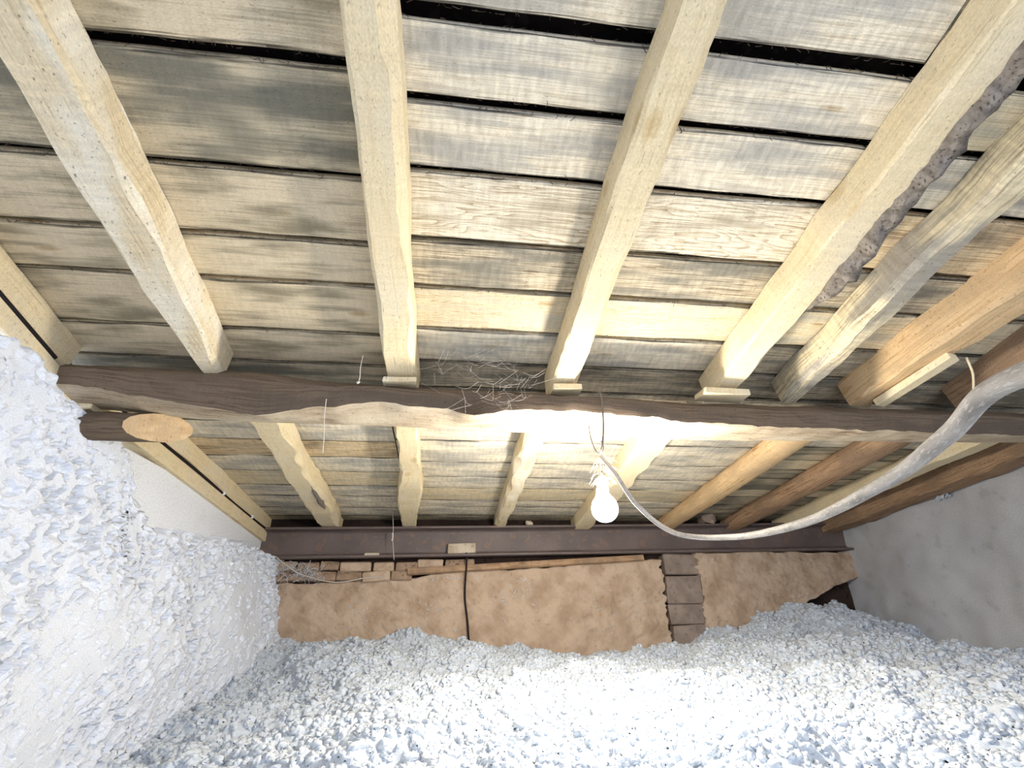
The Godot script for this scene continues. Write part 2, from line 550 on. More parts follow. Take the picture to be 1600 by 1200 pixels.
func make_materials() -> void:
	var pale := c8(226, 217, 196)
	var tan := c8(214, 196, 162)
	var grey := c8(168, 162, 148)
	var brown := c8(146, 116, 82)
	M.board = [
		mat(wood(1, tan.lerp(pale, 0.35), c8(170, 144, 108), c8(146, 136, 114), {"rings": 3.0, "ring": 0.16, "streak": 0.22, "saw": 0.03, "grey_lo": 0.45, "grey_hi": 0.8, "edge": 0.55, "speck": 0.25}), Color.WHITE, 0.85, 0.03),
		mat(wood(2, c8(200, 186, 158), c8(142, 124, 96), c8(124, 120, 106), {"rings": 4.0, "ring": 0.20, "streak": 0.27, "saw": 0.04, "grey_lo": 0.3, "grey_hi": 0.66, "edge": 0.5}), Color.WHITE, 0.85, 0.03),
		mat(wood(3, pale, c8(168, 148, 116), c8(172, 168, 158), {"rings": 5.0, "ring": 0.26, "streak": 0.48, "saw": 0.08, "grey_lo": 0.4, "grey_hi": 0.75, "edge": 0.6}), Color.WHITE, 0.85, 0.05),
		mat(wood(4, c8(218, 198, 162), brown, c8(140, 126, 106), {"rings": 6.0, "ring": 0.39, "streak": 1.06, "saw": 0.07, "grey_lo": 0.5, "grey_hi": 0.78, "edge": 0.5}), Color.WHITE, 0.85, 0.06),
		mat(wood(5, c8(226, 217, 196), c8(150, 130, 102), c8(170, 160, 140), {"rings": 10.0, "ring": 0.65, "warp": 5.0, "streak": 0.56, "saw": 0.05, "grey_lo": 0.5, "grey_hi": 0.85, "edge": 0.5, "knots": 3}), Color.WHITE, 0.85, 0.06),
		mat(wood(6, c8(222, 208, 176), c8(158, 132, 94), c8(182, 176, 158), {"rings": 7.0, "ring": 0.36, "streak": 0.48, "saw": 0.06, "grey_lo": 0.45, "grey_hi": 0.8, "edge": 0.5}), Color.WHITE, 0.85, 0.05),
		mat(wood(7, c8(194, 182, 158), c8(96, 82, 64), c8(128, 124, 112), {"rings": 6.0, "ring": 0.33, "streak": 1.06, "saw": 0.08, "grey_lo": 0.35, "grey_hi": 0.72, "edge": 0.6, "speck": 0.4}), Color.WHITE, 0.85, 0.05),
		mat(wood(8, c8(206, 194, 166), c8(150, 124, 86), c8(186, 180, 164), {"rings": 12.0, "ring": 0.45, "warp": 9.0, "streak": 0.41, "saw": 0.04, "grey_lo": 0.5, "grey_hi": 0.8, "edge": 0.5}), Color.WHITE, 0.85, 0.05)]
	M.pine = mat(wood(21, c8(228, 212, 176), c8(198, 172, 128), c8(224, 212, 186), {"rings": 5.0, "ring": 0.18, "streak": 0.35, "saw": 0.025, "edge": 0.0, "knots": 9, "speck": 0.2, "grey_lo": 0.5, "grey_hi": 0.9}), Color.WHITE, 0.8, 0.04)
	M.hewn = mat(wood(22, c8(226, 210, 176), c8(176, 148, 108), c8(234, 226, 206), {"rings": 4.0, "ring": 0.2, "streak": 0.6, "saw": 0.04, "edge": 0.0, "knots": 4, "speck": 0.4, "grey_lo": 0.4, "grey_hi": 0.7}), Color.WHITE, 0.85, 0.08)
	M.weathered = mat(wood(23, c8(222, 208, 174), c8(134, 120, 98), c8(158, 152, 140), {"rings": 4.0, "ring": 0.3, "streak": 0.8, "saw": 0.08, "edge": 0.0, "knots": 2, "speck": 0.4, "grey_lo": 0.4, "grey_hi": 0.64}), Color.WHITE, 0.85, 0.08)
	M.orange = mat(wood(24, c8(220, 190, 146), c8(168, 124, 82), c8(200, 172, 134), {"rings": 5.0, "ring": 0.3, "streak": 0.6, "saw": 0.02, "edge": 0.0, "knots": 3, "speck": 0.35}), Color.WHITE, 0.8, 0.06)
	M.browned = mat(wood(25, c8(176, 146, 116), c8(116, 86, 64), c8(146, 122, 100), {"rings": 4.0, "ring": 0.3, "streak": 0.7, "saw": 0.02, "edge": 0.0, "knots": 2, "speck": 0.4}), Color.WHITE, 0.85, 0.06)
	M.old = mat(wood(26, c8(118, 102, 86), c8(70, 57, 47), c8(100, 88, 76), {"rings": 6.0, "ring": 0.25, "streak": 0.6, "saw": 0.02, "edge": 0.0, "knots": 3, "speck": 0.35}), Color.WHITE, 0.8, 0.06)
	M.sapwood = mat(wood(27, c8(184, 168, 144), c8(116, 94, 76), c8(204, 192, 170), {"rings": 4.0, "ring": 0.25, "streak": 0.9, "saw": 0.03, "edge": 0.0, "knots": 1, "speck": 0.5, "grey_lo": 0.4, "grey_hi": 0.75}), Color.WHITE, 0.85, 0.1)
	M.bark = mat(blotch(31, 256, c8(146, 138, 128), c8(112, 104, 96), c8(58, 52, 48), 0.04, 0.7, 0.7), Color.WHITE, 0.95, 0.3)
	M.bark.uv1_scale = Vector3(3, 1, 1)
	M.felt = mat(blotch(32, 256, c8(34, 28, 28), c8(22, 19, 20), c8(50, 44, 42), 0.03, 0.5), Color.WHITE, 0.95)
	M.mud = mat(blotch(33, 1024, c8(196, 174, 152), c8(172, 149, 126), c8(130, 106, 86), 0.012, 0.3, 0.76), Color.WHITE, 0.95, 0.35)
	M.mud.uv1_scale = Vector3(0.9, 0.9, 0.9)
	M.mud2 = mat(blotch(34, 512, c8(166, 143, 122), c8(140, 117, 98), c8(96, 78, 64), 0.012, 0.6, 0.66), Color.WHITE, 0.95, 0.4)
	M.greybrick = mat(blotch(35, 512, c8(160, 144, 132), c8(138, 124, 114), c8(96, 86, 78), 0.012, 0.3, 0.7), Color.WHITE, 0.95, 0.1)
	M.cement = mat(blotch(36, 1024, c8(196, 197, 200), c8(182, 183, 186), c8(140, 139, 140), 0.006, 0.2, 0.76), Color.WHITE, 0.92, 0.1)
	M.cement.uv1_scale = Vector3(0.6, 0.6, 0.6)
	M.plaster = mat(blotch(37, 512, c8(236, 240, 247), c8(232, 236, 243), c8(214, 214, 212), 0.006, 0.2, 0.8), Color.WHITE, 0.9)
	M.fluff = mat(blotch(38, 512, c8(204, 212, 222), c8(196, 205, 216), c8(174, 182, 193), 0.02, 0.5, 0.72), Color.WHITE, 0.98, 0.5)
	M.fluff.uv1_scale = Vector3(2.2, 2.2, 2.2)
	M.spray = mat(blotch(39, 512, c8(230, 236, 247), c8(225, 232, 244), c8(206, 212, 224), 0.02, 0.3, 0.8), Color.WHITE, 0.96)
	M.spray.uv1_scale = Vector3(2.0, 2.0, 2.0)
	M.fluff_bit = mat(null, c8(205, 213, 223), 0.98)
	M.steel = mat(blotch(40, 512, c8(112, 98, 94), c8(92, 82, 80), c8(136, 106, 88), 0.012, 0.5, 0.66), Color.WHITE, 0.55)
	M.steel.metallic_specular = 0.5
	M.dust = mat(null, c8(78, 68, 60), 1.0)
	M.web = mat(null, c8(214, 206, 196), 0.9)
	M.cord = mat(null, c8(120, 112, 104), 0.7)
	M.blackcord = mat(null, c8(34, 30, 32), 0.6)
	M.sheath = mat(blotch(41, 256, c8(196, 190, 182), c8(160, 154, 148), c8(226, 222, 216), 0.02, 0.6, 0.6), Color.WHITE, 0.7, 0.08)
	M.stone = mat(blotch(42, 256, c8(200, 188, 170), c8(176, 160, 140), c8(130, 116, 100), 0.02, 0.5), Color.WHITE, 0.95, 0.2)
	M.soil = mat(blotch(43, 256, c8(60, 48, 42), c8(44, 36, 34), c8(30, 26, 26), 0.02, 0.5), Color.WHITE, 1.0)

func slab(called: String, size: Vector3, xf: Transform3D, m: Material, parent: Node = self) -> MeshInstance3D:
	var g := Geo.new()
	g.box(size, 0.004, Transform3D.IDENTITY)
	return obj(called, g, m, parent, xf)

func build_shell() -> void:
	var f := slab("floor", Vector3(4.6, 0.12, 5.2), Transform3D(Basis(), Vector3(0.85, -0.06, -1.05)), M.soil)
	tag(f, "dark earth slab hidden beneath the loose white insulation", "", "", "structure")
	# left wall: a plastered slab; the crust on it is built with the insulation
	var wl := Node3D.new()
	wl.name = "wall_left"
	add_child(wl)
	tag(wl, "left side wall with smooth white plaster under the rafters", "", "", "structure")
	slab("plaster_face", Vector3(0.24, 2.2, 5.0), Transform3D(Basis(), Vector3(-1.215, 0.0, -1.0)), M.plaster, wl).scale = Vector3.ONE
	# right wall: cement render, gently uneven
	var g := Geo.new()
	var rows := []
	var uvs := []
	for r in 110:
		var y := 2.0 * r / 109.0
		var row := PackedVector3Array()
		var ur := PackedVector2Array()
		for k in 200:
			var z := -3.5 + 4.9 * k / 199.0
			var x := 2.66 + 0.02 * fn(z * 1.4, y * 1.4, 3.0) + 0.006 * fn(z * 7.0, y * 7.0, 8.0) + 0.0018 * fn(z * 26.0, y * 26.0)
			row.push_back(Vector3(x, y, z))
			ur.push_back(Vector2(z, -y))
		rows.push_back(row)
		uvs.push_back(ur)
	g.grid(rows, uvs, false, false)
	var wr := Node3D.new()
	wr.name = "wall_right"
	add_child(wr)
	tag(wr, "grey cement rendered side wall at the right end of the attic", "", "", "structure")
	obj("render_coat", g, M.cement, wr)
	slab("backing", Vector3(0.2, 2.2, 5.0), Transform3D(Basis(), Vector3(2.80, 1.0, -1.0)), M.soil, wl if false else wr)
	# gable behind the camera, with an added opening that lets in fill daylight
	var wb := Node3D.new()
	wb.name = "wall_back"
	add_child(wb)
	tag(wb, "gable wall behind the camera with an unseen opening added for fill light", "", "", "structure")
	slab("lower_masonry", Vector3(4.4, 0.5, 0.2), Transform3D(Basis(), Vector3(0.85, 0.15, 1.4)), M.mud2, wb)
	slab("side_masonry", Vector3(0.5, 2.4, 0.2), Transform3D(Basis(), Vector3(-1.05, 1.2, 1.4)), M.mud2, wb)
	slab("side_masonry", Vector3(0.5, 2.4, 0.2), Transform3D(Basis(), Vector3(2.6, 1.2, 1.4)), M.mud2, wb)
	slab("upper_masonry", Vector3(4.4, 0.6, 0.2), Transform3D(Basis(), Vector3(0.85, 2.05, 1.4)), M.mud2, wb)

func build_decks() -> void:
	var ceil := Node3D.new()
	ceil.name = "ceiling"
	add_child(ceil)
	tag(ceil, "roof deck of rough sawn boards with dark gaps between them", "", "", "structure")
	slab("roof_felt", Vector3(4.4, 0.1, 3.1), near_frame(0.8, 0.1 + 0.022 + 0.03 + 0.05, 1.42), M.felt, ceil)
	slab("roof_felt", Vector3(4.4, 0.1, 2.1), far_frame(0.8, 0.08 + 0.022 + 0.03 + 0.05, 0.65), M.felt, ceil)
	# near slope: [edge, gap to the next, board texture]
	var left := [[-0.16, 0.0050, 1], [-0.03, 0.0075, 0], [0.11, 0.0088, 0], [0.296, 0.0100, 0], [0.433, 0.0125, 0], [0.61, 0.0137, 1], [0.838, 0.0225, 0], [1.06, 0.0125, 2], [1.3, 0.0125, 1]]
	var right := [[-0.28, 0.0063, 6], [-0.13, 0.0100, 6], [0.003, 0.0100, 2], [0.148, 0.0100, 7], [0.308, 0.0137, 6], [0.459, 0.0137, 4], [0.643, 0.0163, 2], [0.792, 0.0187, 2], [0.94, 0.0275, 2], [1.12, 0.0150, 1], [1.3, 0.0125, 2]]
	# the middle bays and the outer right bays show different faces of the same courses
	var right_b := [6, 6, 6, 5, 6, 3, 2, 5, 1, 1, 1]
	for i in left.size() - 1:
		plank(ceil, near_frame, 0.1, -1.2, -0.172, left[i][0] + left[i][1] * 0.5, left[i + 1][0] - left[i + 1][1] * 0.5, M.board[left[i][2]], i + 1)
	for i in right.size() - 1:
		var a: float = right[i][0] + right[i][1] * 0.5
		var b: float = right[i + 1][0] - right[i + 1][1] * 0.5
		plank(ceil, near_frame, 0.1, -0.168, 0.93, a, b, M.board[right[i][2]], i + 21)
		plank(ceil, near_frame, 0.1, 0.935, 2.72, a, b, M.board[right_b[i]], i + 41)
	var dust := Geo.new()
	var rg := RandomNumberGenerator.new()
	rg.seed = 77
	for q in 2:
		var tab: Array = right if q == 1 else left
		for i in range(1, tab.size() - 2):
			for k in int((190 if q == 1 else 110) * (0.5 + 25.0 * tab[i][1])):
				var f := near_frame(rg.randf_range(-0.15, 1.9) if q == 1 else rg.randf_range(-1.1, -0.2), 0.1, tab[i][0])
				var e := signf(rg.randf() - 0.5)
				var p := Vector3(0, 0.004, e * tab[i][1] * 0.3)
				var d := Vector3(rg.randf_range(-0.014, 0.014), rg.randf_range(-0.006, -0.001), e * rg.randf_range(0.001, 0.02) * rg.randf())
				strand(dust, [f * p, f * (p + d * 0.55 + Vector3(rg.randf_range(-0.004, 0.004), -0.001, 0)), f * (p + d + Vector3(0, 0.002, 0))], rg.randf_range(0.0002, 0.0008))
	var du := obj("gap_dust", dust, M.dust, ceil)
	du.set_meta("kind", "stuff")
	# far slope: z of the joints, three sets of boards butted on rafters
	var sets := [
		[-1.18, -0.245, [3.33, 3.144, 2.97, 2.755, 2.586, 2.38, 2.2, 2.022, 1.849, 1.70, 1.565], [6, 2, 2, 2, 5, 2, 3, 2, 5, 2]],
		[-0.24, 1.415, [3.30, 3.11, 2.934, 2.81, 2.598, 2.43, 2.231, 1.989, 1.76, 1.565], [6, 2, 2, 5, 2, 2, 2, 2, 2]],
		[1.42, 2.72, [3.32, 3.05, 2.853, 2.69, 2.575, 2.379, 2.25, 2.124, 1.967, 1.75, 1.565], [6, 6, 6, 5, 1, 6, 5, 1, 2, 1]]]
	for q in sets.size():
		var zs: Array = sets[q][2]
		for i in zs.size() - 1:
			var a: float = (3.147 - zs[i] + 0.0068) / cos(FA)
			var b: float = (3.147 - zs[i + 1] + 0.0068) / cos(FA)
			plank(ceil, far_frame, 0.08, sets[q][0], sets[q][1], a + 0.002, b - 0.003, M.board[sets[q][3][i]], 60 + q * 15 + i)

func build_rafters() -> void:
	var gn := "rafters of the near roof slope"
	var gf := "rafters of the far roof slope"
	# near slope; sections are [distance up the slope, x, width, depth, underside]
	rafter(near_frame, [[0.0, -1.175, 0.09, 0.1, 0.0], [2.75, -1.2, 0.09, 0.1, 0.0]], M.pine, "plain sawn rafter lying against the white left wall, nearest the camera", gn, {"seed": 2.0})
	rafter(near_frame, [[0.0, -0.715, 0.052, 0.104, -0.004], [0.05, -0.718, 0.06, 0.106, -0.006], [0.35, -0.735, 0.098, 0.1, 0.0], [0.7, -0.745, 0.112, 0.1, 0.0], [2.75, -0.775, 0.115, 0.1, 0.0]], M.hewn, "roughly hewn rafter tapering to a point, second from the left wall", gn, {"seed": 3.0, "wane_r": 0.008, "wob": 0.003})
	rafter(near_frame, [[-0.06, -0.167, 0.092, 0.1, 0.0], [0.8, -0.168, 0.09, 0.1, 0.0], [2.75, -0.172, 0.094, 0.1, 0.0]], M.pine, "straight pale rafter with a round knot, third from the white left wall", gn, {"seed": 4.0, "wane_r": 0.022})
	rafter(near_frame, [[-0.06, 0.35, 0.086, 0.1, 0.0], [0.6, 0.373, 0.088, 0.1, 0.0], [1.0, 0.396, 0.086, 0.1, 0.0], [2.75, 0.46, 0.09, 0.1, 0.0]], M.pine, "pale rafter with a shaded left side, ending just left of the lamp cord", gn, {"seed": 5.0, "wane_r": 0.012})
	var r4 := rafter(near_frame, [[-0.03, 0.9, 0.084, 0.1, 0.0], [0.5, 0.945, 0.1, 0.1, 0.0], [1.0, 0.985, 0.1, 0.1, 0.0], [2.75, 1.1, 0.1, 0.1, 0.0]], M.pine, "rafter with a strip of grey bark left along its lower edge", gn, {"seed": 6.0, "wane_r": 0.012})
	bark_strip(r4)
	rafter(near_frame, [[-0.03, 1.165, 0.066, 0.1, 0.002], [0.45, 1.213, 0.076, 0.1, 0.0], [0.8, 1.268, 0.092, 0.1, 0.0], [2.75, 1.52, 0.1, 0.1, 0.0]], M.weathered, "knobbly grey streaked rafter beside the rafter with bark", gn, {"seed": 7.0, "wane_r": 0.014, "wane_l": 0.012, "wob": 0.004})
	rafter(near_frame, [[-0.03, 1.445, 0.1, 0.11, 0.0], [0.2, 1.5, 0.12, 0.12, -0.012], [0.6, 1.6, 0.13, 0.13, -0.02], [2.75, 1.95, 0.13, 0.13, -0.02]], M.orange, "thick orange tinted rafter resting on a split wooden wedge", gn, {"seed": 8.0, "wane_r": 0.025, "wane_l": 0.01, "wob": 0.005})
	rafter(near_frame, [[-0.03, 1.88, 0.1, 0.11, 0.0], [2.75, 2.1, 0.1, 0.11, 0.0]], M.browned, "shaded brown rafter at the right edge above the pale cable", gn, {"seed": 9.0})
	# far slope; 0 is at the steel beam, 1.68 under the log
	rafter(far_frame, [[-0.1, -1.12, 0.06, 0.09, 0.0], [1.58, -1.095, 0.06, 0.09, 0.0]], M.pine, "narrow rafter lying against the left wall beyond the log beam", gf, {"seed": 12.0})
	var f1 := rafter(far_frame, [[-0.04, -0.713, 0.108, 0.08, 0.0], [0.5, -0.69, 0.12, 0.08, -0.004], [0.9, -0.685, 0.105, 0.08, 0.0], [1.58, -0.66, 0.11, 0.08, 0.0]], M.pine, "hewn yellow rafter with a dark bark scar, beyond the log beam", gf, {"seed": 13.0, "wane_r": 0.02, "wob": 0.005})
	var scar := Geo.new()
	var sp := PackedVector3Array()
	var sr := PackedFloat32Array()
	for i in 14:
		var t := i / 13.0
		sp.push_back(Vector3(lerpf(0.045, 0.06, t), 0.004 + 0.002 * fn(t * 9.0, 2.0), lerpf(0.4, 0.86, t)))
		sr.push_back(maxf(0.001, sin(PI * t) * (0.016 + 0.006 * fn(t * 12.0, 5.0))))
	scar.tube(sp, sr, 8, 6.0)
	obj("bark_scar", scar, M.bark, f1).set_meta("label", "dark bark scar")
	rafter(far_frame, [[-0.04, -0.245, 0.082, 0.08, 0.0], [0.45, -0.225, 0.105, 0.08, -0.004], [0.75, -0.2, 0.115, 0.085, -0.006], [1.0, -0.182, 0.085, 0.08, 0.0], [1.58, -0.168, 0.08, 0.08, 0.0]], M.pine, "short yellow rafter that bulges midway, left of the bulb beyond the log", gf, {"seed": 14.0, "wob": 0.004})
	rafter(far_frame, [[-0.04, 0.312, 0.066, 0.08, 0.0], [0.8, 0.316, 0.08, 0.082, 0.0], [1.58, 0.322, 0.092, 0.085, 0.0]], M.hewn, "round edged yellow rafter just left of the glowing bulb", gf, {"seed": 15.0, "wane_r": 0.014, "wane_l": 0.016, "wob": 0.003})
	rafter(far_frame, [[-0.04, 0.84, 0.11, 0.08, 0.0], [0.8, 0.83, 0.12, 0.084, -0.004], [1.58, 0.8, 0.13, 0.09, -0.006]], M.pine, "split yellow rafter passing behind the glowing bulb", gf, {"seed": 16.0, "wane_r": 0.014, "wane_l": 0.01, "wob": 0.003})
	rafter(far_frame, [[-0.04, 1.42, 0.11, 0.09, -0.004], [0.8, 1.42, 0.13, 0.095, -0.008], [1.58, 1.415, 0.14, 0.1, -0.01]], M.orange, "peeling orange pole rafter, first to the right of the bulb", gf, {"seed": 17.0, "round": true, "wob": 0.006})
	rafter(far_frame, [[-0.04, 1.88, 0.13, 0.09, -0.006], [0.8, 1.87, 0.14, 0.1, -0.01], [1.58, 1.85, 0.14, 0.1, -0.01]], M.browned, "dull brown pole rafter, second to the right of the bulb", gf, {"seed": 18.0, "round": true, "wob": 0.006})
	rafter(far_frame, [[-0.04, 2.25, 0.09, 0.085, 0.0], [1.58, 2.25, 0.09, 0.085, 0.0]], M.pine, "squared tan rafter just behind the sagging pale cable", gf, {"seed": 19.0, "wob": 0.004})
	rafter(far_frame, [[-0.04, 2.57, 0.12, 0.1, -0.02], [1.58, 2.57, 0.13, 0.1, -0.02]], M.browned, "dark brown rafter along the top of the grey cement wall", gf, {"seed": 20.0, "wob": 0.006})

func bark_strip(r: MeshInstance3D) -> void:
	# rough bark clinging to the waney lower right edge, thinning out towards the log
	var g := Geo.new()
	var rows := []
	var uvs := []
	for i in 90:
		var t := i / 89.0
		var z := lerpf(0.36, 2.0, t)
		var x := lerpf(0.035, 0.14, (z - 0.36) / 1.64) + 0.052
		var wd := ss(0.0, 0.1, t) * (0.042 + 0.02 * ss(0.3, 0.9, t) + 0.012 * fn(z * 7.0, 3.0) + 0.006 * fn(z * 25.0, 5.0))
		var row := PackedVector3Array()
		var ur := PackedVector2Array()
		for k in 12:
			var a := TAU * k / 11.0
			var b := 1.0 + 0.35 * fn(cos(a) * 2.0 + 20.0, sin(a) * 2.0, z * 22.0)
			row.push_back(Vector3(x + cos(a) * wd * 0.62 * b, 0.022 + sin(a) * wd * 1.1 * b, z))
			ur.push_back(Vector2(z * 2.0, k / 11.0))
		row[11] = row[0]
		rows.push_back(row)
		uvs.push_back(ur)
	g.grid(rows, uvs, true)
	var o := obj("bark", g, M.bark, r)
	o.set_meta("label", "grey bark strip")

func build_beam() -> void:
	var beam := thing("log_beam", "dark old log beam, near face coloured darker as shade, with a hewn pale underside, crossing the whole attic", "beam", Transform3D(Basis(), Vector3(-1.2, 1.1, -1.46)))
	var hewn := [[-1.2, 1.172], [-1.098, 1.174], [-0.835, 1.137], [-0.675, 1.113], [-0.566, 1.096], [-0.394, 1.129], [-0.211, 1.150], [-0.019, 1.133], [0.06, 1.112], [0.178, 1.14], [0.382, 1.143], [0.59, 1.132], [0.759, 1.116], [1.09, 1.108], [1.487, 1.106], [2.72, 1.1]]
	var bot := [[-1.2, 1.165], [-0.747, 1.133], [-0.228, 1.128], [0.309, 1.117], [0.887, 1.108], [1.5, 1.12], [2.72, 1.14]]
	var topy := [[-1.2, 1.25], [-0.6, 1.247], [-0.35, 1.222], [0.4, 1.21], [0.8, 1.196], [1.2, 1.198], [2.72, 1.205]]
	var near_rows := []
	var near_uv := []
	var low_rows := []
	var low_uv := []
	var rim := []
	for i in 200:
		var x := lerpf(-1.2, 2.72, i / 199.0)
		var hy := curve(hewn, x) + 0.004 * fn(x * 12.0, 1.0) + 0.002 * fn(x * 45.0, 2.0)
		var by := curve(bot, x)
		var ty := curve(topy, x) + 0.004 * fn(x * 3.0, 9.0)
		var knot := exp(-pow((x - 0.055) / 0.055, 2.0))
		var bulge := 0.006 * fn(x * 2.5, 4.0) + 0.012 * exp(-pow((x + 0.56) / 0.12, 2.0))
		var P := [
			Vector2(-1.55, ty - 0.03), Vector2(-1.51, ty), Vector2(-1.43, ty + 0.002), Vector2(-1.395, ty - 0.006), Vector2(-1.372 + bulge, ty - 0.03),
			Vector2(-1.366 + bulge, (ty + hy) * 0.5 + 0.01), Vector2(-1.370 + bulge * 0.5, lerpf(ty, hy, 0.72)), Vector2(-1.380 + 0.012 * knot, hy)]
		var row := PackedVector3Array()
		var ur := PackedVector2Array()
		for k in P.size():
			var dpt := 0.0
			if k == 5 or k == 6: dpt = -0.035 * exp(-pow((x - 0.055) / 0.035, 2.0))
			row.push_back(Vector3(x + 1.2, P[k].y - 1.1 + 0.0012 * fn(x * 30.0, k * 3.0), P[k].x + 1.46 + dpt + 0.002 * fn(x * 9.0, k * 5.0) + 0.0012 * fn(x * 34.0, k * 7.0)))
			ur.push_back(Vector2(x / 2.0, k / 8.0))
		near_rows.push_back(row)
		near_uv.push_back(ur)
		var Q := [Vector2(P[7].x, hy), Vector2(-1.40, lerpf(hy, by, 0.3) - 0.004 - 0.006 * knot), Vector2(-1.45, lerpf(hy, by, 0.6) - 0.008), Vector2(-1.51, by - 0.003), Vector2(-1.545, by + 0.008), Vector2(-1.56, by + 0.035), Vector2(-1.55, ty - 0.03)]
		var r2 := PackedVector3Array()
		var u2 := PackedVector2Array()
		for k in Q.size():
			var jig := 0.0 if k == 0 or k == 6 else 1.0
			r2.push_back(Vector3(x + 1.2, Q[k].y - 1.1 + jig * (0.002 * fn(x * 14.0, k * 3.0 + 40.0) + 0.0012 * fn(x * 50.0, k * 3.0)), Q[k].x + 1.46 + jig * 0.002 * fn(x * 9.0, k * 5.0)))
			u2.push_back(Vector2(x / 2.0 + 0.3, k / 6.0))
		r2[0] = row[7]
		r2[6] = row[0]
		low_rows.push_back(r2)
		low_uv.push_back(u2)
	var ga := Geo.new()
	ga.grid(near_rows, near_uv, false, false)
	obj("shaded_dark_face", ga, M.old, beam)  # shade on the near side is put into this dark old-wood colour
	var gb := Geo.new()
	gb.grid(low_rows, low_uv, false, false)
	var o := obj("hewn_underside", gb, M.sapwood, beam)
	o.set_meta("label", "pale hewn underside")
	# short stub of log set into the wall under the left end
	var st := thing("log_stub", "short dark log stub with a pale sawn end, under the left end of the beam", "log", Transform3D(Basis(), Vector3(-1.12, 1.1, -1.5)))
	var pts := []
	var g := Geo.new()
	var rows := []
	var uvs := []
	var cap := PackedVector3Array()
	for i in 8:
		var t := i / 7.0
		var row := PackedVector3Array()
		var ur := PackedVector2Array()
		for k in 17:
			var a := TAU * k / 16.0
			var yy := sin(a) * 0.043
			var zz := cos(a) * 0.05
			var xe := 0.235 - zz * 1.45 + 0.35 * yy   # oblique saw cut that faces the camera
			row.push_back(Vector3(lerpf(-0.06, xe, t), yy - 0.006 + 0.003 * fn(a, t * 3.0), zz))
			ur.push_back(Vector2(t * 0.2, k / 16.0))
		rows.push_back(row)
		uvs.push_back(ur)
	g.grid(rows, uvs, true, true)
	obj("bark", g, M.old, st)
	cap = rows[7].duplicate()
	cap.remove_at(16)
	var gc := Geo.new()
	gc.poly(cap, Vector3(-0.06, 0, 0), 1.2, Vector2(0.2, 0.3))
	obj("sawn_end", gc, M.orange, st)

func mud_surface(x: float, y: float) -> float:
	return -3.125 + 0.007 * fn(x * 2.2, y * 2.2, 1.0) + 0.006 * fn(x * 8.0, y * 8.0, 2.0) + 0.004 * fn(x * 26.0, y * 26.0, 3.0) + 0.0025 * fn(x * 70.0, y * 70.0, 6.0) - 0.005 * ss(0.4, 0.7, fn(x * 9.0 + 3.0, y * 14.0, 9.0)) - 0.012 * ss(0.62, 0.67, y + 0.012 * fn(x * 9.0, 4.0)) * ss(0.1, -0.3, x)

func mud_panel(parent: Node, x0: float, x1: float, lo: Callable, hi: Callable, left_jag: float, right_jag: float, m: Material, deep := 0.0) -> void:
	var g := Geo.new()
	var nx := int((x1 - x0) / 0.007) + 2
	var rows := []
	var uvs := []
	for k in nx:
		var t := k / float(nx - 1)
		var xb := lerpf(x0, x1, t)
		var row := PackedVector3Array()
		var ur := PackedVector2Array()
		for r in 86:
			var s: float = clampf((r - 1) / 83.0, 0.0, 1.0)
			var y := lerpf(lo.call(xb), hi.call(xb), s)
			var x := xb + (left_jag * (1.0 - t) * (1.0 if t < 0.1 else 0.0) + right_jag * ss(0.96, 1.0, t)) * (fn(y * 14.0, 3.0) + 0.6 * fn(y * 40.0, 5.0))
			var z := mud_surface(x, y) + deep
			if r == 0 or r == 85 or k == 0 or k == nx - 1: z -= 0.05
			row.push_back(Vector3(x, y, z))
			ur.push_back(Vector2(x, -y))
		rows.push_back(row)
		uvs.push_back(ur)
	g.grid(rows, uvs, false, true)
	for i in range(g.n.size()):
		if g.n[i].z < 0.0: g.n[i] = -g.n[i]
	obj("mud_panel", g, m, parent)

